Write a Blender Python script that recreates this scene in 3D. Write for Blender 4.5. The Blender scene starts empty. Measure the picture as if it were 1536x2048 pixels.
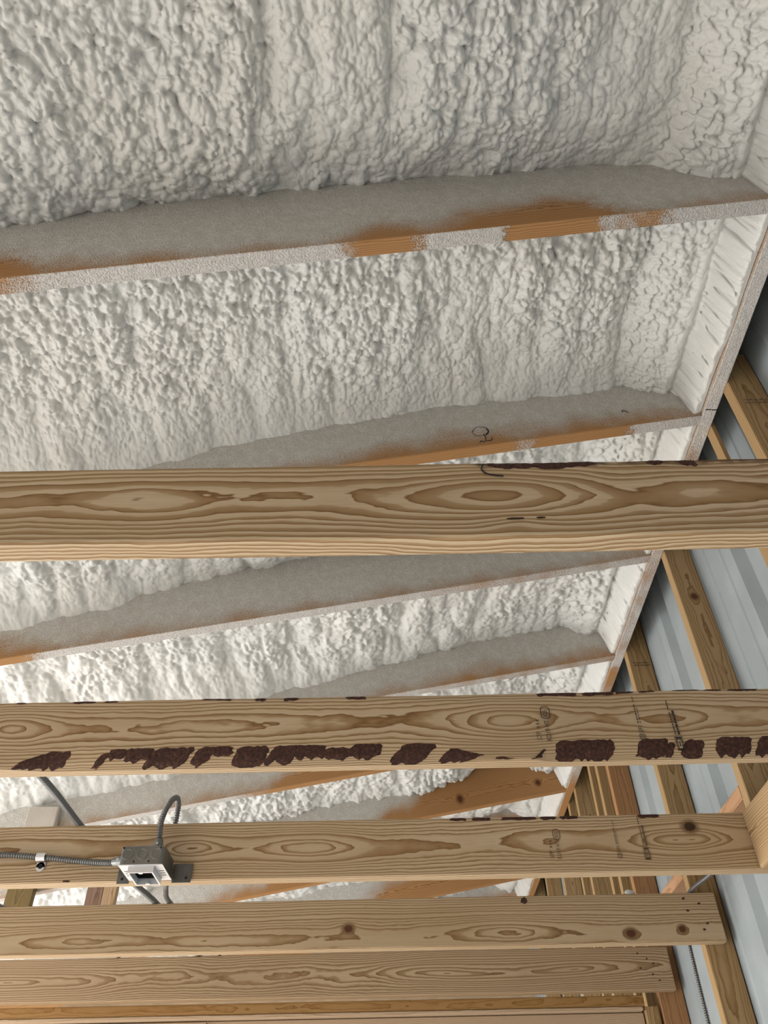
import bpy, bmesh, math, random
import numpy as np
from mathutils import Matrix, Vector

scene = bpy.context.scene
col = scene.collection
H = 1.6                                  # eye height; heights below are measured from the eye unless H is added

# ------------------------------------------------------------------ camera
def make_camera():
    f_px = 1574.1
    p, r, y = math.radians(43.55), math.radians(-1.238), math.radians(0.179)
    fwd = Vector((math.sin(y) * math.cos(p), math.cos(y) * math.cos(p), math.sin(p)))
    right = Vector((math.cos(y), -math.sin(y), 0))
    up = right.cross(fwd)
    rr = math.cos(r) * right + math.sin(r) * up
    uu = -math.sin(r) * right + math.cos(r) * up
    cam = bpy.data.cameras.new('camera')
    cam.sensor_fit = 'VERTICAL'; cam.sensor_height = 24.0
    cam.lens = f_px / 2048 * 24.0
    cam.clip_start = 0.02; cam.clip_end = 200
    o = bpy.data.objects.new('camera', cam); col.objects.link(o)
    o.matrix_world = Matrix(((rr.x, uu.x, -fwd.x, 0), (rr.y, uu.y, -fwd.y, 0), (rr.z, uu.z, -fwd.z, H), (0, 0, 0, 1)))
    scene.camera = o
make_camera()

# ------------------------------------------------------------------ light
world = bpy.data.worlds.new('world'); scene.world = world
world.use_nodes = True
bg = world.node_tree.nodes['Background']
bg.inputs['Color'].default_value = (0.86, 0.93, 1.0, 1); bg.inputs['Strength'].default_value = 0.7
sun = bpy.data.lights.new('sun', 'SUN'); sun.energy = 5.5; sun.angle = math.radians(1.5); sun.color = (1.0, 0.95, 0.88)
so = bpy.data.objects.new('sun', sun); col.objects.link(so)
so.rotation_euler = Vector((0.70, 0.25, -0.72)).to_track_quat('-Z', 'Y').to_euler()
so.location = (-8, -3, 8)
# daylight entering through the wide open side of the building, left of the view
door = bpy.data.lights.new('open_side_daylight', 'AREA'); door.shape = 'RECTANGLE'; door.size = 7.0; door.size_y = 2.2
door.energy = 150; door.color = (0.97, 0.985, 1.0)
do = bpy.data.objects.new('open_side_daylight', door); col.objects.link(do)
do.location = (-3.35, 3.2, 1.15); do.rotation_euler = Vector((1, 0, 0)).to_track_quat('-Z', 'Z').to_euler()
vs = scene.view_settings
vs.view_transform = 'Standard'; vs.look = 'None'; vs.gamma = 1; vs.use_curve_mapping = False
vs.exposure = 0.9
scene.cycles.max_bounces = 4; scene.cycles.diffuse_bounces = 2; scene.cycles.adaptive_threshold = 0.06; scene.cycles.glossy_bounces = 2; scene.cycles.transmission_bounces = 0
scene.cycles.caustics_reflective = False; scene.cycles.caustics_refractive = False

# ------------------------------------------------------------------ helpers
rng = np.random.default_rng(7)
def tag(o, label=None, cat=None, group=None, kind=None):
    if label: o['label'] = label
    if cat: o['category'] = cat
    if group: o['group'] = group
    if kind: o['kind'] = kind
    return o
def mobj(name, verts, faces, m=None, parent=None, loc=(0, 0, 0), smooth=False):
    me = bpy.data.meshes.new(name)
    me.from_pydata([tuple(map(float, v)) for v in verts], [], [tuple(f) for f in faces])
    bm = bmesh.new(); bm.from_mesh(me); bmesh.ops.recalc_face_normals(bm, faces=bm.faces); bm.to_mesh(me); bm.free()
    if smooth:
        me.polygons.foreach_set('use_smooth', [True] * len(me.polygons))
    o = bpy.data.objects.new(name, me); col.objects.link(o)
    if m: me.materials.append(m)
    o.location = loc
    if parent: o.parent = parent
    return o
def bmobj(name, bm, m=None, parent=None, loc=(0, 0, 0), smooth=False):
    me = bpy.data.meshes.new(name)
    bmesh.ops.recalc_face_normals(bm, faces=bm.faces); bm.to_mesh(me); bm.free()
    if smooth: me.polygons.foreach_set('use_smooth', [True] * len(me.polygons))
    o = bpy.data.objects.new(name, me); col.objects.link(o)
    if m: me.materials.append(m)
    o.location = loc
    if parent: o.parent = parent
    return o
def empty(name, loc):
    o = bpy.data.objects.new(name, None); col.objects.link(o); o.location = loc; o.empty_display_size = .05
    return o
def add_box(bm, lo, hi):
    vs_ = [bm.verts.new((x, y, z)) for x in (lo[0], hi[0]) for y in (lo[1], hi[1]) for z in (lo[2], hi[2])]
    for f in ((0, 1, 3, 2), (4, 6, 7, 5), (0, 4, 5, 1), (2, 3, 7, 6), (0, 2, 6, 4), (1, 5, 7, 3)):
        bm.faces.new([vs_[i] for i in f])
def add_cyl(bm, a, b, r, n=12, r2=None):
    a, b = Vector(a), Vector(b); d = (b - a).normalized()
    q = d.to_track_quat('Z', 'Y'); r2 = r if r2 is None else r2
    A = [bm.verts.new(a + q @ Vector((r * math.cos(t), r * math.sin(t), 0))) for t in [2 * math.pi * i / n for i in range(n)]]
    B = [bm.verts.new(b + q @ Vector((r2 * math.cos(t), r2 * math.sin(t), 0))) for t in [2 * math.pi * i / n for i in range(n)]]
    for i in range(n): bm.faces.new((A[i], A[(i + 1) % n], B[(i + 1) % n], B[i]))
    bm.faces.new(A); bm.faces.new(B)
def loft(rings):
    """rings: list of lists of 3-D points, same count; closed prism"""
    n = len(rings[0]); v = [p for r_ in rings for p in r_]; f = []
    for k in range(len(rings) - 1):
        for i in range(n):
            j = (i + 1) % n
            f.append((k * n + i, k * n + j, (k + 1) * n + j, (k + 1) * n + i))
    f.append(tuple(range(n))); f.append(tuple(range((len(rings) - 1) * n, len(rings) * n)))
    return v, f
def rect_profile(a, b, e=.0025):
    """eased rectangle 0..a by 0..b"""
    return [(e, 0), (a - e, 0), (a - e * .3, e * .3), (a, e), (a, b - e), (a - e * .3, b - e * .3), (a - e, b), (e, b), (e * .3, b - e * .3), (0, b - e), (0, e), (e * .3, e * .3)]
def timber(name, axis, length, a, b, m, parent=None, loc=(0, 0, 0), seg=6, e=.0025, bow=.0):
    """straight board; axis X: profile (y,z); axis Y: (x,z); axis Z: (x,y)"""
    prof = rect_profile(a, b, e); rings = []
    for k in range(seg + 1):
        t = length * k / seg; w = bow * math.sin(math.pi * k / seg)
        if axis == 'X': rings.append([(t, p + w, q) for p, q in prof])
        elif axis == 'Y': rings.append([(p + w, t, q) for p, q in prof])
        else: rings.append([(p + w, q, t) for p, q in prof])
    v, f = loft(rings)
    return mobj(name, v, f, m, parent, loc)
def tube(points, r, n=8, smooth_steps=6, ribs=0, rib_amp=0.0):
    """swept tube through points (Catmull-Rom); ribs: spacing of corrugation rings"""
    P = [Vector(p) for p in points]
    P = [2 * P[0] - P[1]] + P + [2 * P[-1] - P[-2]]
    C = []
    for i in range(1, len(P) - 2):
        for s in range(smooth_steps):
            t = s / smooth_steps
            C.append(.5 * ((2 * P[i]) + (P[i + 1] - P[i - 1]) * t + (2 * P[i - 1] - 5 * P[i] + 4 * P[i + 1] - P[i + 2]) * t * t + (3 * P[i] - P[i - 1] - 3 * P[i + 1] + P[i + 2]) * t ** 3))
    C.append(P[-2])
    if ribs:                                   # resample at half the rib spacing
        L = [0]
        for i in range(1, len(C)): L.append(L[-1] + (C[i] - C[i - 1]).length)
        m_ = max(4, int(L[-1] / (ribs / 4))); D = []
        j = 0
        for k in range(m_ + 1):
            s = L[-1] * k / m_
            while j < len(L) - 2 and L[j + 1] < s: j += 1
            t = (s - L[j]) / max(1e-9, L[j + 1] - L[j]); D.append(C[j].lerp(C[j + 1], min(1, t)))
        C = D
    rings = []; up = None
    for i, c in enumerate(C):
        d = (C[min(i + 1, len(C) - 1)] - C[max(i - 1, 0)]).normalized()
        if up is None:
            up = d.orthogonal().normalized()
        up = (up - d * up.dot(d)).normalized(); s = d.cross(up)
        rr = r
        if ribs: rr = r + rib_amp * (0, .8, 1, .1)[i % 4] - rib_amp * .5
        rings.append([c + up * (rr * math.cos(a)) + s * (rr * math.sin(a)) for a in [2 * math.pi * q / n for q in range(n)]])
    return loft(rings)

# ------------------------------------------------------------------ node maths
class X:
    nt = None
    def __init__(s, v): s.v = v
    @staticmethod
    def m(op, *a, clamp=False):
        n = X.nt.nodes.new('ShaderNodeMath'); n.operation = op; n.use_clamp = clamp
        for i, q in enumerate(a):
            q = q.v if isinstance(q, X) else q
            if isinstance(q, (int, float)): n.inputs[i].default_value = q
            else: X.nt.links.new(q, n.inputs[i])
        return X(n.outputs[0])
    def __add__(s, o): return X.m('ADD', s, o)
    __radd__ = __add__
    def __sub__(s, o): return X.m('SUBTRACT', s, o)
    def __rsub__(s, o): return X.m('SUBTRACT', o, s)
    def __mul__(s, o): return X.m('MULTIPLY', s, o)
    __rmul__ = __mul__
    def __truediv__(s, o): return X.m('DIVIDE', s, o)
def xyz(a, b, c):
    n = X.nt.nodes.new('ShaderNodeCombineXYZ')
    for i, q in enumerate((a, b, c)):
        q = q.v if isinstance(q, X) else q
        if isinstance(q, (int, float)): n.inputs[i].default_value = q
        else: X.nt.links.new(q, n.inputs[i])
    return n.outputs[0]
def noise(vec, scale=1.0, detail=2.0, rough=.5, dist=0.0):
    n = X.nt.nodes.new('ShaderNodeTexNoise'); n.inputs['Scale'].default_value = scale
    n.inputs['Detail'].default_value = detail; n.inputs['Roughness'].default_value = rough; n.inputs['Distortion'].default_value = dist
    X.nt.links.new(vec, n.inputs['Vector'])
    return X(n.outputs['Fac'])
def smooth(x, a, b):
    n = X.nt.nodes.new('ShaderNodeMapRange'); n.interpolation_type = 'SMOOTHSTEP'
    X.nt.links.new(x.v, n.inputs['Value'])
    for i, q in ((1, a), (2, b)):
        q = q.v if isinstance(q, X) else q
        if isinstance(q, (int, float)): n.inputs[i].default_value = q
        else: X.nt.links.new(q, n.inputs[i])
    return X(n.outputs[0])
def ramp(x, stops, interp='LINEAR'):
    n = X.nt.nodes.new('ShaderNodeValToRGB'); n.color_ramp.interpolation = interp
    e = n.color_ramp.elements
    while len(e) < len(stops): e.new(.5)
    for i, (p, c) in enumerate(stops):
        e[i].position = p; e[i].color = (*c, 1) if isinstance(c, tuple) else (c, c, c, 1)
    X.nt.links.new(x.v, n.inputs[0])
    return n.outputs[0]
def mix(f, a, b, mode='MIX'):
    n = X.nt.nodes.new('ShaderNodeMix'); n.data_type = 'RGBA'; n.blend_type = mode
    for s, q in ((0, f), (6, a), (7, b)):
        q = q.v if isinstance(q, X) else q
        if isinstance(q, tuple): n.inputs[s].default_value = (*q, 1)
        elif isinstance(q, (int, float)): n.inputs[s].default_value = q
        else: X.nt.links.new(q, n.inputs[s])
    return n.outputs[2]
def new_mat(name):
    m = bpy.data.materials.new(name); m.use_nodes = True; X.nt = m.node_tree
    b = m.node_tree.nodes['Principled BSDF']
    return m, b
def local():
    n = X.nt.nodes.new('ShaderNodeTexCoord'); s = X.nt.nodes.new('ShaderNodeSeparateXYZ')
    X.nt.links.new(n.outputs['Object'], s.inputs[0])
    return X(s.outputs[0]), X(s.outputs[1]), X(s.outputs[2]), n.outputs['Object']
def bump(bsdf, h, strength=.3, dist=.002, prev=None):
    n = X.nt.nodes.new('ShaderNodeBump'); n.inputs['Strength'].default_value = strength; n.inputs['Distance'].default_value = dist
    X.nt.links.new(h.v if isinstance(h, X) else h, n.inputs['Height'])
    if prev: X.nt.links.new(prev, n.inputs['Normal'])
    X.nt.links.new(n.outputs[0], bsdf.inputs['Normal'])
    return n.outputs[0]
def plain(name, c, rough=.6, metal=0.0, bscale=0, bstr=.2, var=.0):
    m, b = new_mat(name)
    b.inputs['Base Color'].default_value = (*c, 1); b.inputs['Roughness'].default_value = rough; b.inputs['Metallic'].default_value = metal
    if bscale or var:
        x, y, z, v = local()
        n = noise(v, bscale or 8, 4)
        if bscale: bump(b, n, bstr, .002)
        if var:
            X.nt.links.new(mix(smooth(noise(v, 7, 4), .35, .7), tuple(q * (1 - var) for q in c), tuple(min(1, q * (1 + var)) for q in c)), b.inputs['Base Color'])
    return m

PALE, MID, DARK = (.73, .575, .385), (.40, .245, .115), (.24, .125, .047)
def wood_nodes(b, axis='X', y0=.035, z0=.07, gs=(), knots=(), spacing=.0075, seed=0.0, pale=PALE, mid=MID, dark=DARK, wob=.016, wz=.02, rnd=False, stain=(), late=.0, outer=4500.0):
    """flat-sawn pine: growth rings round a wandering pith, seen on the cut faces"""
    x, y, z, v = local()
    if axis == 'X': u, t, w = x, y, z
    elif axis == 'Y': u, t, w = y, x, z
    else: u, t, w = z, y, x
    if rnd:
        oi = X.nt.nodes.new('ShaderNodeObjectInfo'); rv = X(oi.outputs['Random'])
        us = u + rv * 37.0
    else: us = u
    nz = noise(xyz(us * 2.1 + seed * 7.3, t * 5.0, w * 5.0 + seed), 1, 2.5, .5)
    nz2 = noise(xyz(us * 1.3 + seed * 3.1 + 40, t * 3.0, w * 3.0), 1, 1.5)
    nz3 = noise(xyz(us * 14 + seed, t * 30, w * 45), 1, 2, .6)
    g = (nz - .5) * (wob * 4) + (nz3 - .5) * .009
    for (A, xk, zk, sx, sz) in gs:
        d = X.m('POWER', X.m('ABSOLUTE', (u - xk) / sx), 2) + X.m('POWER', X.m('ABSOLUTE', (w - zk) / sz), 2)
        g = g + A * X.m('EXPONENT', d * -1.0)
    kd = None
    for (xk, zk, rx, rz) in knots:
        d = X.m('SQRT', X.m('POWER', X.m('ABSOLUTE', (u - xk) / rx), 2) + X.m('POWER', X.m('ABSOLUTE', (w - zk) / rz), 2))
        g = g - .020 * X.m('EXPONENT', d * -.6)
        kd = d if kd is None else X.m('MINIMUM', kd, d)
    rr = X.m('SQRT', X.m('POWER', X.m('ABSOLUTE', t + y0 + g), 2) + X.m('POWER', X.m('ABSOLUTE', w - z0 + (nz2 - .5) * (wz * 4)), 2))
    ph = rr / spacing + X.m('POWER', rr, 3.0) * outer + noise(xyz(rr * 55, seed, 0.0), 1, 0) * 1.6
    fr = X.m('FRACT', ph)
    c = ramp(fr, [(0, pale), (.05, pale), (.50 - late * .6, tuple(.85 * p + .15 * q for p, q in zip(pale, mid))), (.66 - late, tuple(.3 * p + .7 * q for p, q in zip(pale, mid))), (.82, mid), (.94, dark), (1, pale)])
    fib = noise(xyz(u * 9, t * 420, w * 420), 1, 1, .6)
    c = mix(smooth(fib, .35, .8) * .22, c, mid)
    tone = noise(xyz(us * 1.6 + 9 + seed, t * 8, w * 8), 1, 1)
    c = mix(smooth(tone, .45, .72) * .25, c, mid)
    if knots:
        kr = X.m('FRACT', kd * 2.6 + noise(v, 60, 2) * .7)
        kc = ramp(kr, [(0, (.10, .035, .018)), (.5, (.17, .07, .035)), (.9, (.07, .022, .012)), (1, (.10, .035, .018))])
        kn = kd + (noise(v, 90, 2) - .5) * .5
        c = mix(1.0 - smooth(kn, 1.0, 2.3), c, tuple(.6 * q for q in mid))
        c = mix(1.0 - smooth(kn, .85, 1.08), c, kc)
    for (x0, x1, za, zb, cc) in stain:
        q = smooth(u + (noise(v, 30, 3) - .5) * .05, x0, x0 + .02) * (1.0 - smooth(u + (noise(v, 30, 3) - .5) * .05, x1 - .02, x1)) * smooth(w + (noise(v, 60, 3) - .5) * .02, za, zb)
        c = mix(q, c, cc)
    return c, fr, fib, (u, t, w, v)
def wood(name, rough=.62, **k):
    m, b = new_mat(name)
    c, fr, fib, _ = wood_nodes(b, **k)
    X.nt.links.new(c, b.inputs['Base Color']); b.inputs['Roughness'].default_value = rough
    b.inputs['Specular IOR Level'].default_value = .25
    bump(b, fib, .2, .0006)
    return m

FOAM, MIST = (.81, .82, .795), (.655, .62, .56)
ORANGE = dict(pale=(.52, .29, .13), mid=(.40, .20, .075), dark=(.27, .12, .04))
def oversprayed(name, face, bottom, seed, x0=-3.0, x1=0.0, axis='X', **k):
    """rough timber with sprayed foam dust; face: (x, height below which bare wood shows), bottom: (x, cover 0..1)"""
    m, b = new_mat(name)
    kk = dict(ORANGE); kk.update(k)
    c, fr, fib, (u, t, w, v) = wood_nodes(b, axis=axis, seed=seed, spacing=.006, **kk)
    n1 = noise(v, 9, 2); n2 = noise(v, 240, 1, .6); n3 = noise(v, 38, 2)
    un = (u + (n3 - .5) * .10 + (n2 - .5) * .05 - x0) / (x1 - x0)
    T = X(ramp(un, [((q - x0) / (x1 - x0), p / .3) for q, p in face], 'EASE')) * .3
    B = X(ramp(un, [((q - x0) / (x1 - x0), p) for q, p in bottom], 'EASE'))
    grain = smooth(n2, .38, .62)
    low = w + (n1 - .5) * .10 + (n2 - .5) * .09
    fm = smooth(low, T - .045, T + .055)
    bm_ = smooth(B + (n1 - .5) * .5 + (n2 - .5) * .45, .32, .68)
    gn = X.nt.nodes.new('ShaderNodeNewGeometry'); tr = X.nt.nodes.new('ShaderNodeVectorTransform')
    tr.vector_type = 'NORMAL'; tr.convert_from = 'WORLD'; tr.convert_to = 'OBJECT'
    X.nt.links.new(gn.outputs['True Normal'], tr.inputs[0]); sp = X.nt.nodes.new('ShaderNodeSeparateXYZ'); X.nt.links.new(tr.outputs[0], sp.inputs[0])
    isb = smooth(X(sp.outputs[2]) * -1.0, .5, .8)
    mask = fm * (1.0 - isb) + bm_ * isb
    mist = mix(isb, mix(smooth(n3, .35, .7), MIST, (.74, .72, .68)), (.74, .71, .69))
    c2 = mix(smooth(noise(v, 130, 1), .42, .6) * .45, mist, tuple(q * .80 for q in MIST))
    c2 = mix(grain * .25, c2, tuple(q * .8 for q in MIST))
    X.nt.links.new(mix(mask, c, c2), b.inputs['Base Color'])
    b.inputs['Roughness'].default_value = .8; b.inputs['Specular IOR Level'].default_value = .15
    hgt = mask * (n2 * .9 + n3 * 1.1)
    bump(b, hgt, .6, .006)
    return m
def foam_material():
    m, b = new_mat('spray_foam')
    x, y, z, v = local()
    n1 = noise(v, 3.0, 1); n2 = noise(v, 330, 0, .6); n3 = noise(v, 120, 2)
    c = mix(smooth(n1, .35, .7), FOAM, (.81, .805, .765))
    X.nt.links.new(c, b.inputs['Base Color']); b.inputs['Roughness'].default_value = .4
    b.inputs['Specular IOR Level'].default_value = .5
    bump(b, n3 * .8 + n2 * .3, .35, .003)
    return m
M_FOAM = foam_material()
M_STEEL_PANEL = plain('painted_steel', (.38, .425, .44), .45, 0.0, 0, 0, .06)
M_GALV = plain('galvanised_steel', (.20, .205, .20), .42, .75, 60, .15, .25)
M_BRIGHT = plain('zinc_plated_steel', (.86, .88, .92), .35, .35, 0, 0, 0)  # white-blue base colour stands in for sky mirrored in the zinc
M_CABLE = plain('armoured_cable', (.22, .22, .22), .38, .85, 0, 0, 0)
M_BLACK = plain('hole_shade_and_screw_black', (.006, .006, .006), .7)  # stands in for the shade inside holes and box; also colours a screw head
M_INK = plain('stamp_ink', (.045, .038, .034), .8)
M_INK_FADED = plain('faded_stamp_ink', (.16, .105, .06), .8)
M_PEN = plain('marker_line', (.012, .01, .012), .5)
def bark_material():
    m, b = new_mat('bark'); x, y, z, v = local()
    n = noise(v, 170, 4, .65); n2 = noise(v, 45, 3)
    X.nt.links.new(ramp(n, [(.3, (.018, .006, .004)), (.52, (.06, .02, .012)), (.68, (.13, .05, .028)), (.8, (.30, .17, .08))]), b.inputs['Base Color'])
    b.inputs['Roughness'].default_value = .75; bump(b, n + n2, .6, .003)
    return m
M_BARK = bark_material()

# ------------------------------------------------------------------ setting: floor, roof deck, walls
def concrete():
    m, b = new_mat('concrete'); x, y, z, v = local()
    X.nt.links.new(mix(smooth(noise(v, .8, 5), .3, .7), (.47, .445, .42), (.56, .53, .50)), b.inputs['Base Color']); b.inputs['Roughness'].default_value = .8
    return m
bm = bmesh.new(); add_box(bm, (-40, -30, -.12), (1.10, 30, 0))
tag(bmobj('floor', bm, concrete()), kind='structure')

SL = .1735; TH = math.atan(SL); ROOF_O = Vector((.919, 0, 1.735 + H))      # roof frame: origin on the ledger's inner face at rafter undersides
LEN = 3.9; RD = .286                                                        # rafter length and depth
def roof_place(o, Y=0.0):
    o.location = (ROOF_O.x, Y, ROOF_O.z); o.rotation_euler = (0, -TH, 0); return o
bm = bmesh.new(); add_box(bm, (-LEN - .2, -3.2, RD + .001), (.30, 6.7, RD + .02))
roof_place(tag(bmobj('ceiling', bm, plain('roof_deck', (.45, .36, .25), .8)), kind='structure'))

def metal_wall():
    root = empty('wall_right', (1.049, 0, 0)); tag(root, kind='structure')
    # profile along Y of the sheet: flats with shallow channels (seen from inside)
    def profile(a, b, majors):
        P = [(a, 0.0)]
        for c in majors:
            if a + .05 < c < b - .05:
                P += [(c - .040, 0.0), (c - .016, .030), (c + .016, .030), (c + .040, 0.0)]
                for q in (c + .105, c + .20):
                    if q < b - .06: P += [(q - .012, 0.0), (q - .006, -.004), (q + .006, -.004), (q + .012, 0.0)]
        P.append((b, 0.0)); return sorted(P)
    majors = [-2.4 + .305 * k for k in range(32)]
    edges = [-3.2, -2.29, -1.375, -.46, .455, 1.37, 2.285, 3.2, 4.115, 5.03, 5.945, 6.7]
    maj = [1.13, 1.47, 1.775, 2.08, 2.415, 2.74, 3.085, 3.40, 3.72, 4.03, 4.34, 4.65, 4.96, 5.27, 5.6, .83, .53, .2, -.1, -.4, -.7, -1.0, -1.3, -1.6, -1.9, -2.2, -2.5, -2.8, 5.9, 6.2]
    for a, b_ in zip(edges[:-1], edges[1:]):
        P = profile(a, b_, sorted(maj)); v = []; f = []
        n = len(P)
        for dx in (0, .0015):
            for zz in (0.0, 2.25 + H):
                v += [(x_ + dx, y_, zz) for y_, x_ in P]
        for i in range(n - 1):
            f.append((i, i + 1, n + i + 1, n + i)); f.append((2 * n + i, 3 * n + i, 3 * n + i + 1, 2 * n + i + 1))
        f += [(0, n, 3 * n, 2 * n), (n - 1, 3 * n - 1, 4 * n - 1, 2 * n - 1)]
        mobj('metal_panel', v, f, M_STEEL_PANEL, root)
metal_wall()
bm = bmesh.new(); add_box(bm, (-3.2, 6.55, 0), (1.04, 6.6, 3.9))
tag(bmobj('wall_far', bm, plain('sheathing', (.55, .40, .25), .8, 0, 30, .2, .1)), kind='structure')
bm = bmesh.new(); add_box(bm, (-3.2, -3.25, 0), (1.04, -3.2, 3.6))
tag(bmobj('wall_back', bm, plain('sheathing_back', (.50, .40, .28), .8, 0, 30, .2, .1)), kind='structure')

# ------------------------------------------------------------------ rafters
RAFT_BACK = {0: .235, 1: .852, 2: 1.489, 3: 2.105, 4: 2.720, 5: 3.336, 6: 3.951, 7: 4.567, 8: 5.182, 9: 5.798}
def xr(X_): return (X_ - .919)          # scene X to roof-frame x (slope is small)
rafter_looks = {
    0: ([(-3, .05), (0, .05)], [(-3, .7), (0, .7)]),
    1: ([(-3, .02), (xr(-.80), .085), (xr(-.68), .03), (xr(-.35), -.06), (xr(-.15), -.02), (xr(.0), .05), (xr(.12), .035), (xr(.28), .085), (xr(.46), .085), (xr(.58), -.02), (0, -.05)],
        [(-3, .5), (xr(-.85), .35), (xr(-.68), .62), (xr(-.5), .95), (xr(-.15), .95), (xr(-.05), .35), (xr(.03), .12), (xr(.13), .75), (xr(.25), .72), (xr(.31), .1), (xr(.44), .12), (xr(.52), .6), (xr(.62), .35), (xr(.7), .75), (0, .9)]),
    2: ([(-3, -.05), (xr(-.3), -.05), (xr(-.1), .03), (xr(.2), .045), (xr(.45), .025), (xr(.6), .05), (xr(.75), .03), (0, -.02)],
        [(-3, .9), (xr(-.3), .8), (xr(-.1), .15), (xr(.3), .1), (xr(.40), .45), (xr(.5), .1), (xr(.68), .1), (xr(.74), .85), (0, .9)]),
    3: ([(-3, .0), (xr(-1.25), .05), (xr(-.95), -.05), (xr(.0), -.03), (xr(.5), .0), (0, -.02)],
        [(-3, .5), (xr(-1.2), .3), (xr(-1.0), .95), (xr(-.4), .9), (xr(-.2), .7), (xr(.4), .55), (0, .6)]),
    4: ([(-3, -.05), (xr(.0), -.05), (xr(.4), .03), (0, .02)], [(-3, .9), (xr(.2), .6), (0, .5)]),
    5: ([(-3, -.04), (xr(-.95), -.04), (xr(-.55), .02), (xr(-.3), .12), (xr(.1), .16), (0, .16)], [(-3, .8), (xr(-.8), .75), (xr(-.5), .3), (0, .1)]),
    6: ([(-3, .0), (xr(-.2), .0), (xr(.1), .08), (xr(.35), .22), (0, .26)], [(-3, .6), (xr(.0), .4), (xr(.3), .08), (xr(.7), .1), (0, .2)]),
    7: ([(-3, -.03), (xr(-1.2), -.03), (xr(-.75), .04), (xr(-.5), .15), (0, .16)], [(-3, .6), (xr(-.7), .15), (0, .1)]),
    8: ([(-3, .02), (xr(-.3), .02), (xr(.1), .14), (0, .2)], [(-3, .6), (xr(-.1), .15), (0, .1)]),
    9: ([(-3, .1), (0, .1)], [(-3, .3), (0, .3)]),
}
rafter_labels = {
    0: 'roof rafter overhead behind the photographer, above the top edge of the view',
    1: 'uppermost foam-dusted roof rafter, bare orange wood showing along its lower edge',
    2: 'foam-dusted roof rafter with a black pen scribble, just above the nearest bare joist',
    3: 'foam-coated rafter seen between the nearest joist and the bark-edged joist, white along its underside',
    4: 'short visible rafter end just above the bark-edged joist, with grey banded overspray',
    5: 'rafter crossing the gap below the bark-edged joist, foam-coated left and orange right',
    6: 'bare orange rafter with two dark knots and a pale smear, below the bark-edged joist',
    7: 'orange rafter in the gap below the joist that carries the metal box, left of centre',
    8: 'orange rafter in the gap below the box joist, right of centre near the ledger',
    9: 'farthest roof rafter beyond the others near the end wall',
}
rafters = {}
for k, Yb in RAFT_BACK.items():
    if k in (0, 9):
        m = oversprayed('rafter_timber_%d' % k, *rafter_looks[k], seed=k * 1.7)
    else:
        kn = ()
        if k == 6: kn = ((-.135, .062, .011, .013), (-.55, .055, .013, .017))
        m = oversprayed('rafter_timber_%d' % k, *rafter_looks[k], seed=k * 1.7 + .3, knots=kn, wob=.008, wz=.006)
    o = timber('roof_rafter', 'X', LEN, .038, RD, m, None, seg=24, e=.003)
    me = o.data
    for v in me.vertices: v.co.x -= LEN
    roof_place(o, Yb - .038)
    tag(o, rafter_labels[k], 'rafter', 'roof rafters')
    rafters[k] = o

# ledger on the studs
ml = oversprayed('ledger_timber', [(-.5, -.08), (7, -.08)], [(-.5, .8), (.4, .72), (1.0, .75), (1.42, .8), (1.6, .55), (2.1, .55), (2.75, .6), (2.8, .38), (3.3, .5), (3.6, .62), (3.95, .25), (4.6, .2), (7, .2)], 4.4, -3.0, 7.0, axis='Y', wob=.006, wz=.005)
o = timber('ledger_board', 'Y', 9.7, .038, .275, ml, None, (.919, -3.15, 1.735 + H), seg=20, e=.003)
for v in o.data.vertices: v.co.y -= 3.15
o.location = (.919, 0, 1.735 + H)
tag(o, 'foam-dusted ledger board running along the wall studs at the rafter ends', 'ledger board')
bmk = bmesh.new()
add_box(bmk, (.004, 1.428, -.0006), (.020, 1.431, .0005)); add_box(bmk, (.022, 1.429, -.0006), (.036, 1.4325, .0005))
bmobj('pencil_line', bmk, M_PEN, o)

# ------------------------------------------------------------------ spray foam between the rafters
def hash2(ix, iy, s):
    h = (ix.astype(np.int64) * 374761393 + iy.astype(np.int64) * 668265263 + s * 974634533) & 0x7fffffff
    h = ((h ^ (h >> 13)) * 1274126177) & 0x7fffffff
    h = h ^ (h >> 16)
    return (h & 0xffff) / 65535.0
def vnoise(x, y, s):
    ix, iy = np.floor(x), np.floor(y); fx, fy = x - ix, y - iy
    fx = fx * fx * (3 - 2 * fx); fy = fy * fy * (3 - 2 * fy)
    a, b = hash2(ix, iy, s), hash2(ix + 1, iy, s); c, d = hash2(ix, iy + 1, s), hash2(ix + 1, iy + 1, s)
    return (a * (1 - fx) + b * fx) * (1 - fy) + (c * (1 - fx) + d * fx) * fy
def fbm(x, y, s, o=3):
    t = 0; a = 1; n = 0
    for k in range(o): t = t + a * vnoise(x * 2 ** k, y * 2 ** k, s + k); n += a; a *= .5
    return t / n
def blobs(x, y, s, p=2.0):
    """rounded cobbles: union of domes on a jittered grid, 0..1"""
    ix, iy = np.floor(x), np.floor(y); best = np.zeros_like(x)
    for dx in (-1, 0, 1):
        for dy in (-1, 0, 1):
            cx, cy = ix + dx, iy + dy
            px = cx + .5 + (hash2(cx, cy, s) - .5) * .9; py = cy + .5 + (hash2(cx, cy, s + 11) - .5) * .9
            r = .54 + .32 * hash2(cx, cy, s + 23); hgt = .55 + .45 * hash2(cx, cy, s + 31)
            d2 = ((x - px) ** 2 + (y - py) ** 2) / (r * r)
            best = np.maximum(best, hgt * np.sqrt(np.clip(1 - d2, 0, 1)))
    return best
def sstep(a, b, x):
    t = np.clip((x - a) / (b - a), 0, 1); return t * t * (3 - 2 * t)
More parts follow.
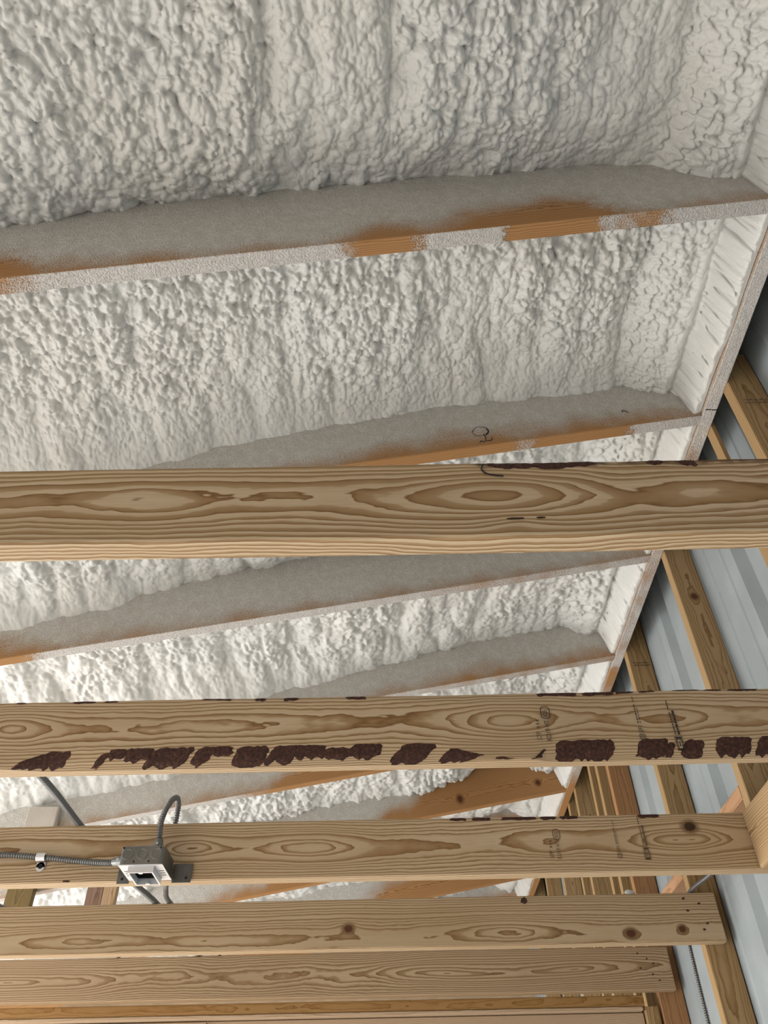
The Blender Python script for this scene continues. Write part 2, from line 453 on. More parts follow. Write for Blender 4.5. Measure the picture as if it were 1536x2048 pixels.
def foam_bay(k, step, xl, base, edge, back, seed, lump=1.0, ridge=1.0, steep=0.0, label='', fine=0.0):
    """foam in the bay in front of rafter k. base: height of the foam over the rafter undersides; edge(x): height where it meets rafter k;
    back: height at the back of the previous rafter"""
    y0 = RAFT_BACK[k - 1] if k > 0 else RAFT_BACK[0] - .65
    y1 = RAFT_BACK[k] - .038 if k > 0 else RAFT_BACK[0] - .038
    y0 -= .004; y1 += .004
    ny = int((y1 - y0) / step)
    xs = np.concatenate([np.arange(-LEN, xl, step * 3), np.linspace(xl, -.0005, int((-.0005 - xl) / step))]); nx = len(xs)   # coarser far to the left
    ys = np.linspace(y0, y1, ny)
    XX, YY = np.meshgrid(xs, ys)
    wx = XX + .02 * (fbm(XX * 9, YY * 9, seed) - .5) + .008 * (vnoise(XX * 40, YY * 40, seed + 5) - .5)
    wy = YY + .02 * (fbm(XX * 9, YY * 9, seed + 9) - .5) + .008 * (vnoise(XX * 40, YY * 40, seed + 6) - .5)
    # runs of foam laid across the bay
    rx = wx + .05 * (fbm(wx * 2, wy * 4, seed + 3) - .5)
    rid = blobs(rx / .085, wy / .42, seed + 40)
    rid2 = blobs(rx / .045 + 7, wy / .16, seed + 44)
    l1 = blobs(wx / .031, wy / .036, seed + 50)
    l2 = blobs(wx / .0165 + 3, wy / .0185 + 5, seed + 60)
    l3 = blobs(wx / .010, wy / .012, seed + 70)
    calm = sstep(.42, .62, fbm(XX * 3.2, YY * 2.2, seed + 80))
    d1 = y1 - YY; d0 = YY - y0; s = -.0005 - XX
    E_ = edge(XX); sc = fbm(XX * 10, 0 * XX, seed + 90)
    rough_edge = (1 - sstep(.02, .20, d1)) * fine                   # fine grains where the foam thins out
    amp = lump * (1 - .55 * calm) * (1 - .65 * rough_edge)
    D = amp * (.017 * l1 + .0125 * l2) + lump * (.003 + .003 * rough_edge) * l3 + ridge * (.022 * rid + .009 * rid2)
    D = D + .05 * (fbm(XX * 3, YY * 3.5, seed + 99) - .5) * ridge
    h = base - D
    if steep:
        up = (1 - np.clip(d1 / (.16 + .08 * (sc - .5)), 0, 1)) ** 1.5
        h = (base + (E_ + .028 - base) * up) - D * (1 - .25 * up) + .045 * (rid - .5) * up
    else:
        wd = .15 + .10 * (sc - .5) + .9 * np.maximum(0, base - E_ - .05)
        up = (1 - np.clip(d1 / wd, 0, 1)) ** 2.0
        h = (base + (E_ + .022 - base) * up) - D * (1 - .35 * up * fine) + .03 * (fbm(XX * 14, YY * 14, seed + 14) - .5) * up
    up = (1 - np.clip(d0 / .10, 0, 1)) ** 2
    h = h * (1 - up) + (back - D * .6) * up
    # skim coat down the ledger face
    sl_ = s - .010 * fbm(YY * 12, XX * 3, seed + 35) - .010 * l2 - .004 * l3
    led = .012 + .015 * (fbm(YY * 6, 0 * YY, seed + 33) - .5) + .12 * sstep(.0, .022, sl_) + .20 * sstep(.015, .36, sl_) - D * (.1 + .75 * sstep(.008, .05, sl_))
    t = np.clip(.5 + (led - h) / .04, 0, 1); h = led * (1 - t) + h * t - .02 * t * (1 - t)
    h = np.minimum(h, RD - .002)
    V = np.stack([XX.ravel(), YY.ravel(), h.ravel()], 1)
    idx = np.arange(nx * ny).reshape(ny, nx)
    F = np.stack([idx[:-1, :-1].ravel(), idx[1:, :-1].ravel(), idx[1:, 1:].ravel(), idx[:-1, 1:].ravel()], 1)
    me = bpy.data.meshes.new('spray_foam')
    me.vertices.add(len(V)); me.vertices.foreach_set('co', V.astype(np.float32).ravel())
    me.loops.add(F.size); me.loops.foreach_set('vertex_index', F.astype(np.int32).ravel())
    me.polygons.add(len(F)); me.polygons.foreach_set('loop_start', np.arange(0, F.size, 4, dtype=np.int32))
    try: me.polygons.foreach_set('loop_total', np.full(len(F), 4, dtype=np.int32))
    except Exception: pass
    me.update(calc_edges=True); me.validate()
    me.polygons.foreach_set('use_smooth', np.ones(len(F), dtype=bool))
    me.materials.append(M_FOAM)
    o = bpy.data.objects.new('spray_foam', me); col.objects.link(o); roof_place(o)
    tag(o, label, 'spray foam', 'spray foam in the roof bays')
    return o
def lerp_fn(pts):
    a, b = zip(*pts)
    return lambda x: np.interp(x, a, b)
foam_bay(1, .0025, -2.15, .235, lerp_fn([(-3, .255), (xr(-.8), .235), (xr(-.4), .275), (xr(.1), .262), (xr(.5), .255), (xr(.8), .235), (0, .22)]), .15, 101, 1.0, 1.0, 1, 'white lumpy spray foam with long runs, filling the bay along the top of the photo')
foam_bay(2, .0025, -2.15, .225, lerp_fn([(-3, .05), (xr(-.85), .05), (xr(-.5), .11), (xr(-.2), .15), (xr(.2), .17), (xr(.6), .16), (0, .18)]), .16, 211, 1.0, .9, 0, 'white knobbly spray foam in the bay between the two upper rafters', 1)
foam_bay(3, .004, -2.8, .22, lerp_fn([(-3, .08), (xr(-1.2), .10), (xr(-.9), .13), (xr(-.6), .18), (xr(-.2), .23), (0, .24)]), .17, 307, 1.0, 1.0, 0, 'spray foam mostly hidden by the nearest joist, in the bay behind the pen-marked rafter', 1)
foam_bay(4, .005, -2.9, .20, lerp_fn([(-3, .04), (xr(-.7), .04), (xr(-.3), .10), (xr(.2), .16), (0, .18)]), .10, 401, 1.1, 1.1, 0, 'bulging cream spray foam just above the bark-edged joist', 1)
foam_bay(5, .006, -3.1, .21, lerp_fn([(-3, .10), (xr(-1.0), .12), (xr(-.5), .2), (0, .24)]), .12, 503, 1.0, .9, 0, 'foam bay just below the bark-edged joist at left, behind the thin diagonal cable', 1)
foam_bay(6, .006, -3.2, .20, lerp_fn([(-3, .12), (xr(-.2), .14), (xr(.2), .13), (xr(.5), .19), (0, .26)]), .06, 607, 1.5, 1.3, 1, 'shaggy bright white foam overhanging the knotty orange rafter')
foam_bay(7, .008, -3.2, .20, lerp_fn([(-3, .12), (xr(-.5), .18), (0, .22)]), .08, 701, 1.2, 1.0, 0, 'bright foam in the bay right behind the knotty orange rafter')
foam_bay(8, .009, -3.2, .20, lerp_fn([(-3, .12), (0, .2)]), .08, 809, 1.2, 1.0, 0, 'small patch of foam in the gap under the box joist')
foam_bay(9, .012, -3.2, .20, lerp_fn([(-3, .12), (0, .2)]), .08, 907, 1.2, 1.0, 0, 'farthest foam bay glimpsed right of centre above the square-ended joist')
foam_bay(0, .006, -2.6, .22, lerp_fn([(-3, .2), (0, .2)]), .16, 19, 1.0, 1.0, 0, 'foam bay overhead behind the top edge of the view')

# ------------------------------------------------------------------ wall studs
m_stud = wood('stud_pine', axis='Z', rnd=True, y0=.03, z0=.045, spacing=.007, wob=.012, pale=(.50, .34, .17), mid=(.36, .215, .09), dark=(.25, .135, .05))
m_stud_knot = wood('stud_pine_knotted', axis='Z', y0=.03, z0=.045, spacing=.007, wob=.010, seed=2.2, pale=(.52, .36, .19), mid=(.38, .23, .10), dark=(.26, .145, .055), knots=((1.542 + H, .048, .011, .010),))
m_stud_orange = wood('stud_fir', axis='Z', rnd=True, y0=.03, z0=.045, spacing=.006, wob=.008, pale=(.46, .25, .115), mid=(.35, .17, .07), dark=(.24, .105, .04))
stud_rows = [
    (1.335, m_stud, 1.865, 'wall stud at the right edge with a faint grey stamp, above the nearest joist'),
    (2.047, m_stud_knot, 2.2, 'wall stud with a dark split knot, right of the foam ledger'),
    (2.657, m_stud, 2.2, 'long weathered wall stud with a sunlit yellow edge at lower right'),
    (3.247, m_stud_orange, 2.2, 'wide reddish wall stud nearest of the tight cluster behind the joists'),
    (3.42, m_stud, 2.2, 'second stud of the tight cluster, just behind the wide reddish one'),
    (3.55, m_stud, 2.2, 'third stud of the tight cluster, between pale lit edges'),
    (3.90, m_stud, 2.2, 'olive-brown wall stud left of the tight cluster'),
    (4.09, m_stud, 2.2, 'stud seen below the box joist, left of the pale metal strip'),
    (4.52, m_stud, 2.2, 'stud with pale edge below the box joist, second from the ledger'),
    (5.04, m_stud, 2.2, 'far stud beside the end of the ledger below the box joist'),
    (5.60, m_stud, 2.2, 'farthest wall stud, behind the end of the ledger'),
]
studs = []
for Y_, m, top, lab in stud_rows:
    o = timber('wall_stud', 'Z', top + H, .089, .038, m, None, (.957, Y_, 0), seg=10, e=.003)
    tag(o, lab, 'stud', 'wall studs along the metal wall'); studs.append(o)
# furring strip
tag(timber('furring_strip', 'Z', 2.0 + H, .012, .038, m_stud, None, (.957, 1.491, 0), seg=6, e=.001), 'narrow orange furring strip beside the ledger, above the nearest joist', 'furring strip')
# flat blocking between studs
m_block = wood('blocking_fir', axis='Y', rnd=True, y0=.03, z0=.02, spacing=.006, wob=.01, pale=(.56, .33, .19), mid=(.44, .235, .115), dark=(.30, .15, .07))
tag(timber('stud_blocking', 'Y', .571, .089, .038, m_block, None, (.957, 2.0855, .888 + H), e=.002), 'pinkish flat blocking wedged between studs, behind the end of the box joist', 'blocking')
tag(timber('stud_blocking', 'Y', .551, .089, .038, m_block, None, (.957, 2.6955, .888 + H), e=.002), 'pinkish flat blocking beyond the weathered stud, seen above the square-ended joist', 'blocking')
# upright block between joists at right edge
m_rim = wood('rim_pine', axis='Y', y0=.02, z0=.07, spacing=.007, seed=5.1, wob=.03, wz=.03, pale=(.62, .44, .25))
tag(timber('joist_blocking', 'Y', .570, .048, .14, m_rim, None, (.908, 1.436, .68 + H), e=.006), 'upright wood block butted against the box joist at the right edge', 'blocking')

# ------------------------------------------------------------------ ceiling joists
JZ = .68 + H; JH = .1397; JT = .038
def joist(x0, x1, Y_, m, label, wane=None, top=None, seg=120):
    """wane(x)->(height cut from near face, depth cut from underside); top(x)->(drop of near top edge, depth)"""
    rings = []
    e = .003
    for k in range(seg + 1):
        x = x0 + (x1 - x0) * k / seg
        wh, wd = wane(x) if wane else (e, e)
        th, td = top(x) if top else (e, e)
        wob_ = .0012 * math.sin(x * 3.1 + Y_ * 9)
        P = [(wd, 0), (JT - e, 0), (JT, e), (JT, JH - e), (JT - e, JH), (td, JH), (td * .45, JH - th * .42), (0, JH - th), (0, max(wh, e)), (wd * .42, wh * .40)]
        rings.append([(x, y + wob_, z) for y, z in P])
    v, f = loft(rings)
    o = mobj('ceiling_joist', v, f, m, None, (0, Y_, JZ))
    tag(o, label, 'joist', 'bare pine ceiling joists')
    return o
def bump1(x, c, w): return math.exp(-((x - c) / w) ** 2)
mj1 = wood('joist_pine_nearest', y0=0.034, z0=.072, spacing=.0125, seed=1.0, wob=.015, wz=.010, late=.16,
           gs=((-.026, .155, .085, .085, .040), (.016, .175, .022, .05, .016), (-.012, -.33, .06, .10, .05), (.010, .33, .08, .06, .05)),
           stain=((.12, .33, .128, .138, (.02, .008, .005)), (.33, .60, .122, .14, (.16, .085, .035))))
mj2 = wood('joist_pine_bark_edged', y0=0.040, z0=.080, spacing=.0095, seed=2.0, wob=.008, wz=.007,
           gs=((-.026, .238, .074, .085, .042), (-.024, -.73, .09, .075, .042), (-.010, -.30, .075, .20, .04), (.005, .02, .07, .12, .05), (-.010, .54, .075, .07, .04)))
mj3 = wood('joist_pine_boxed', y0=0.038, z0=.074, spacing=.0105, seed=3.0, wob=.008, wz=.006,
           gs=((-.022, -.19, .068, .11, .045), (-.022, -.50, .085, .07, .045), (-.034, .735, .080, .11, .05), (.006, .2, .07, .2, .06), (-.012, .40, .068, .05, .035), (-.014, -1.0, .08, .2, .06)),
           knots=((.765, .106, .014, .011),))
mj4 = wood('joist_pine_knotty', y0=0.038, z0=.028, spacing=.0088, seed=4.0, wob=.009, wz=.007, outer=1200.0, pale=(.64, .49, .315), mid=(.37, .23, .11), dark=(.22, .12, .05),
           gs=((-.022, .35, .04, .12, .03), (-.022, -.9, .045, .2, .03), (-.012, -.55, .03, .15, .02)),
           knots=((-.128, .055, .013, .010), (.729, .026, .014, .011), (.888, .036, .010, .009)))
mj5 = wood('joist_pine_chevron', y0=0.036, z0=.068, spacing=.0095, seed=5.0, wob=.017, wz=.010, late=.1, pale=(.58, .43, .275), mid=(.32, .195, .095), dark=(.20, .11, .045),
           gs=((-.045, -1.5, .07, .5, .08), (.015, -.2, .06, .3, .05), (-.045, .35, .085, .40, .06)))
def wane2(x):
    a = .037 * (1 - .75 * bump1(x, .20, .075) - .9 * bump1(x, .262, .03)) * min(1, max(.08, (x + .74) / .10))
    return max(.003, a), max(.003, a * .42)
def top1(x):
    a = .003 + (.011 * max(0, min(1, (x - .135) / .03)) if x > .135 else 0) + (.002 * math.sin(x * 60) if x > .2 else 0)
    return max(.002, a), max(.002, a * .25)
def top2(x):
    a = .007 + .004 * math.sin(x * 5.2 + 1) + .002 * math.sin(x * 19); return a, a * .25
def top3(x):
    a = .003 + .006 * max(0, min(1, (x + .1) / .3)) * (1 if x < .74 else .4); return a, a * .25
j1 = joist(-2.6, 1.01, .763, mj1, 'nearest and widest bare joist with a swirling eye of grain right of centre', None, top1)
j2 = joist(-2.6, .99, 1.397, mj2, 'bark-edged joist, second nearest, with dark bark patches along its lower edge', wane2, top2)
j3 = joist(-2.6, 1.045, 2.007, mj3, 'third joist, carrying the metal electrical box at left', None, top3)
j4 = joist(-2.6, 1.0125, 2.617, mj4, 'knotty fine-grained joist with a square cut end at right, fourth from the camera')
j5 = joist(-2.6, 1.011, 3.205, mj5, 'lowest and farthest joist in the photo, chevron grain, above the wall plates')

# bark patches: thin raised flakes on the waney edges
def bark_patch(parent, x0, x1, surf, t0, t1, slant, seed):
    n = max(5, int((x1 - x0) / .006)); r_ = random.Random(seed); v = []; f = []
    mrows = 4
    jag = [(r_.uniform(-.12, .20), r_.uniform(-.06, .04)) for _ in range(n + 1)]
    for lift in (0.0, 1.0):
        for j in range(mrows + 1):
            for i in range(n + 1):
                s = i / n; end = min(1, min(s, 1 - s) * 9 + .72)
                a = t0 + (t1 - t0) * (.5 - .5 * end) + jag[i][0] * (t1 - t0); b = t1 - (t1 - t0) * (.5 - .5 * end) + jag[i][1] * (t1 - t0)
                t = a + (b - a) * j / mrows
                x = x0 + (x1 - x0) * s + slant * (t - .5) + (r_.uniform(-.003, .003) if i in (0, n) else 0)
                p, nrm = surf(x, t)
                edge_ = (i in (0, n) or j in (0, mrows))
                q = p + nrm * (.0004 + lift * ((.0003 if edge_ else .0008 + r_.uniform(0, .0009))))
                v.append(q)
    N = (mrows + 1) * (n + 1)
    for j in range(mrows):
        for i in range(n):
            a = j * (n + 1) + i
            f.append((N + a, N + a + 1, N + a + n + 2, N + a + n + 1)); f.append((a, a + n + 1, a + n + 2, a + 1))
    for i in range(n):
        f.append((i, i + 1, N + i + 1, N + i)); q = mrows * (n + 1) + i; f.append((q, N + q, N + q + 1, q + 1))
    for j in range(mrows):
        a = j * (n + 1); f.append((a, N + a, N + a + n + 1, a + n + 1)); b = a + n; f.append((b, b + n + 1, N + b + n + 1, N + b))
    return mobj('bark', v, f, M_BARK, parent)
def surf_wane2(x, t):
    wh, wd = wane2(x); w = .0012 * math.sin(x * 3.1 + 1.397 * 9)
    # two segments of the chamfer: lower (wd,0)-(.42wd,.40wh), upper (.42wd,.40wh)-(0,wh)
    t = min(1, max(0, t))
    if t < .42: q = t / .42; y, z = wd + (.42 * wd - wd) * q, .40 * wh * q; nv = Vector((0, -.40 * wh, -.58 * wd))
    else: q = (t - .42) / .58; y, z = .42 * wd * (1 - q), .40 * wh + .60 * wh * q; nv = Vector((0, -.60 * wh, -.42 * wd))
    return Vector((x, y + w, z)), nv.normalized()
def px2(x, y=1515): return (x - 772.8) / 1030.0        # joist 2 runs at about 1030 px per metre on the near face
for i, (a, b, t0, t1, sl) in enumerate([(50, 146, .02, .9, .024), (208, 222, .05, .8, .03), (226, 258, .45, .97, .01), (258, 312, .35, 1, .01), (306, 384, .0, 1, .030), (394, 426, .05, 1, .026), (428, 470, .55, 1, .0), (474, 536, .0, 1, .014), (540, 592, .15, 1, .03), (592, 652, .35, 1, 0), (652, 700, .25, .85, 0), (700, 760, .30, 1, .01), (790, 856, .0, 1, .036), (886, 948, .0, 1, .036), (986, 1014, .2, .9, .02), (1056, 1078, .2, .8, .02), (1105, 1218, .0, 1, .004), (1266, 1320, .0, 1, .016), (1322, 1336, .1, .8, .014), (1354, 1394, .05, .9, .016), (1420, 1487, .05, 1, .014), (1500, 1560, .05, 1, .014), (-60, 10, .1, .9, .01)]):
    bark_patch(j2, px2(a), px2(b), surf_wane2, t0, t1, sl, i)
def surf_top(topf, Yj):
    def s(x, t):
        th, td = topf(x); w = .0012 * math.sin(x * 3.1 + Yj * 9)
        if t < .5: q = t / .5; y, z = .45 * td * q, JH - th + .58 * th * q; nv = Vector((0, -.58 * th, .45 * td))
        else: q = (t - .5) / .5; y, z = .45 * td + .55 * td * q, JH - .42 * th + .42 * th * q; nv = Vector((0, -.42 * th, .55 * td))
        return Vector((x, y + w, z)), nv.normalized()
    return s
s2 = surf_top(top2, 1.397)
for i, (a, b) in enumerate([(0, 20), (120, 165), (185, 212), (390, 450), (500, 520), (560, 590), (690, 730), (1090, 1170), (1185, 1250), (1255, 1290), (1305, 1335), (1375, 1430), (1440, 1475), (1490, 1550)]):
    bark_patch(j2, px2(a) * .985, px2(b) * .985, s2, 0, 1, 0, 50 + i)
s3 = surf_top(top3, 2.007)
def px3(x): return (x - 777.5) / 799.0
for i, (a, b) in enumerate([(905, 935), (950, 985), (1010, 1080), (1090, 1120), (1130, 1165), (1290, 1332)]):
    bark_patch(j3, px3(a), px3(b), s3, 0, 1, 0, 80 + i)
s1 = surf_top(top1, .763)
def px1(x): return (x - 764) / 1473.0
for i, (a, b) in enumerate([(985, 1075), (1075, 1150), (1150, 1205), (1320, 1350), (1385, 1420)]):
    bark_patch(j1, px1(a), px1(b), s1, 0, 1, 0, 100 + i)

# knot hole and pitch marks as small sunken plugs
def blot(parent, x, z, rx, rz, m, seed, y=-.0006, name='pitch_mark'):
    r_ = random.Random(seed); n = 14
    ring = [(x + rx * math.cos(t) * r_.uniform(.7, 1.15), y, z + rz * math.sin(t) * r_.uniform(.7, 1.15)) for t in [2 * math.pi * i / n for i in range(n)]]
    v = [(x, y - .0008, z)] + ring + [(p[0], .001, p[2]) for p in ring]
    f = [(0, 1 + i, 1 + (i + 1) % n) for i in range(n)] + [(1 + i, 1 + n + i, 1 + n + (i + 1) % n, 1 + (i + 1) % n) for i in range(n)]
    return mobj(name, v, f, m, parent)
M_PITCH = plain('pitch', (.05, .022, .012), .6, 0, 120, .5)
blot(j3, .765, .106, .013, .010, M_PITCH, 3, name='knot')
blot(j4, .418, .126, .012, .010, M_PITCH, 4, name='knot_hole')
blot(j1, .176, .029, .012, .0015, M_PITCH, 5); blot(j1, .21, .030, .006, .001, M_PITCH, 6)
blot(j4, -.075, .118, .020, .0014, M_PITCH, 7)
blot(j3, -.79, .0035, .012, .0025, M_PITCH, 8)
for i, (x, z) in enumerate([(.914, .122), (.958, .107), (.918, .087), (.968, .050), (.954, .033)]):
    blot(j4, x, z, .0045, .003, M_PITCH, 20 + i, name='nail')
for i, (x, z) in enumerate([(.90, .118), (.93, .10), (.90, .07), (.95, .085), (.94, .05), (.96, .03)]):
    blot(j5, x, z, .004, .003, M_PITCH, 30 + i, name='nail')

# curl of marker at the top of the nearest joist, scribble on the rafter
def stroke(name, pts, r, parent, m=M_PEN):
    v, f = tube(pts, r, 5, 5); return mobj(name, v, f, m, parent)
stroke('pen_curl', [(.143, -.0005, .133), (.141, -.0005, .124), (.146, -.0005, .116), (.158, -.0005, .1115), (.170, -.0005, .110)], .0011, j1)
R2o = rafters[2]
def on_r2(px_, py_):                       # scribble laid out in metres on the rafter's near face
    return (xr(.294) / math.cos(TH) + px_, -.0005, .012 + py_)
stroke('pen_scribble', [on_r2(-.026, .052), on_r2(-.010, .066), on_r2(.012, .062), on_r2(.018, .045), on_r2(.006, .030), on_r2(-.018, .032), on_r2(-.027, .045), on_r2(-.024, .055)], .0008, R2o, M_INK)
stroke('pen_scribble', [on_r2(.016, .054), on_r2(.019, .044), on_r2(.012, .034), on_r2(.007, .030)], .0022, R2o)
stroke('pen_scribble', [on_r2(.002, .034), on_r2(.004, .022), on_r2(.002, .010)], .0015, R2o)
stroke('pen_scribble', [on_r2(-.018, .002), on_r2(-.012, .007), on_r2(-.006, .003), on_r2(.002, .006), on_r2(.010, .004), on_r2(.018, .006), on_r2(.02, .014)], .0013, R2o)
stroke('pen_mark', [(xr(.705) / math.cos(TH), -.0005, .060), (xr(.710) / math.cos(TH), -.0005, .066), (xr(.718) / math.cos(TH), -.0005, .060), (xr(.722) / math.cos(TH), -.0005, .054)], .0016, R2o)

# ------------------------------------------------------------------ printed grade stamps
def text_mesh(s, size):
    c = bpy.data.curves.new('t', 'FONT'); c.body = s; c.size = size; c.align_x = 'LEFT'; c.align_y = 'CENTER'; c.resolution_u = 2
    t = bpy.data.objects.new('t', c); col.objects.link(t)
    dg = bpy.context.evaluated_depsgraph_get()
    me = bpy.data.meshes.new_from_object(t.evaluated_get(dg))
    V = [tuple(v.co) for v in me.vertices]; F = [tuple(p.vertices) for p in me.polygons]
    bpy.data.objects.remove(t); bpy.data.curves.remove(c); bpy.data.meshes.remove(me)
    return V, F
def stamp(parent, items, x, z, ang, m, bold=0.0):
    """items: ('text', s, size, u, v) / ('bar', u0, v0, u1, v1) / ('ring', u, v, a, b, w); u runs along the reading direction"""
    V = []; F = []
    def put(vs_, fs):
        o = len(V); V.extend(vs_); F.extend([tuple(i + o for i in f) for f in fs])
    for it in items:
        if it[0] == 'text':
            v, f = text_mesh(it[1], it[2])
            put([(p[0] * (it[5] if len(it) > 5 else 1) + it[3], p[1] + it[4]) for p in v], f)
        elif it[0] == 'bar':
            _, a, b, c, d = it; put([(a, b), (c, b), (c, d), (a, d)], [(0, 1, 2, 3)])
        else:
            _, a, b, ra, rb, w = it; n = 20
            ring = []
            for k in range(n):
                t = 2 * math.pi * k / n
                sx = math.copysign(abs(math.cos(t)) ** .6, math.cos(t)); sy = math.copysign(abs(math.sin(t)) ** .6, math.sin(t))
                ring += [(a + ra * sx, b + rb * sy), (a + (ra - w) * sx, b + (rb - w) * sy)]
            put(ring, [(2 * k, 2 * k + 1, (2 * k + 3) % (2 * n), (2 * k + 2) % (2 * n)) for k in range(n)])
    ca, sa = math.cos(ang), math.sin(ang)
    W = [(x + p[0] * ca - p[1] * sa, -.0019, z + p[0] * sa + p[1] * ca) for p in V]
    return mobj('grade_stamp', W, F, m, parent)
def bars(u, v, n, w, gap, hgt, seed):
    r_ = random.Random(seed); out = []
    for _ in range(n):
        k = w * r_.uniform(.6, 1.4); out.append(('bar', u, v - hgt / 2, u + k, v + hgt / 2)); u += k + gap
    return out
A90 = math.radians(90)
for J, xs_, m, dz in ((j2, (.300, .491, .552), M_INK, 0.0), (j3, (.411, .572, .634), M_INK_FADED, -.002)):
    stamp(J, [('text', 'KD19 HT', .014, 0, 0, .78), ('text', '825', .0125, .051, 0, .8), ('ring', .0605, 0, .0135, .0095, .0016)], xs_[0] + .012, .034 + dz, A90, m)
    stamp(J, [('text', 'S7P', .014, 0, 0, .9)] + bars(.026, 0, 3, .004, .004, .006, 4), xs_[0] - .006, .036 + dz, A90, M_INK_FADED)
    stamp(J, [('ring', .005, 0, .0065, .006, .0012), ('ring', .005, 0, .0035, .003, .001), ('text', 'SFI', .012, .014, 0)] + bars(.034, .0022, 7, .0045, .0016, .0022, 9) + bars(.034, -.0022, 5, .0045, .0022, .0014, 10) + [('bar', .080, .001, .092, .0022)], xs_[1], .034 + dz, A90, m)
    stamp(J, [('ring', .011, 0, .013, .0075, .0012), ('ring', .011, 0, .0115, .0055, .0018), ('bar', .006, -.001, .016, .001), ('bar', -.0025, -.0078, .0, .0078), ('bar', .023, -.0078, .0255, .0078)] + bars(.030, -.0035, 7, .0062, .0012, .0042, 15) + bars(.030, .0035, 10, .0040, .0012, .0024, 16) + [('bar', .084, .0028, .104, .0046)], xs_[2] + .006, .012 + dz * .5 + (.018 if J is j3 else 0), A90, m)
# faint stamps on studs
def stud_stamp(o, xc, z, seed):
    r_ = random.Random(seed); V = []; F = []
    for row in (0, .012):
        u = xc - .03
        while u < xc + .03:
            k = r_.uniform(.002, .006); hgt = r_.uniform(.003, .008); b = len(V)
            V += [(u, -.0008, z - row), (u + k, -.0008, z - row), (u + k, -.0008, z - row + hgt), (u, -.0008, z - row + hgt)]; F.append((b, b + 1, b + 2, b + 3)); u += k + .0018
    mobj('grade_stamp', V, F, M_INK_FADED, o)
stud_stamp(studs[0], .050, 1.655 + H, 1); stud_stamp(studs[2], .045, 1.68 + H, 2)

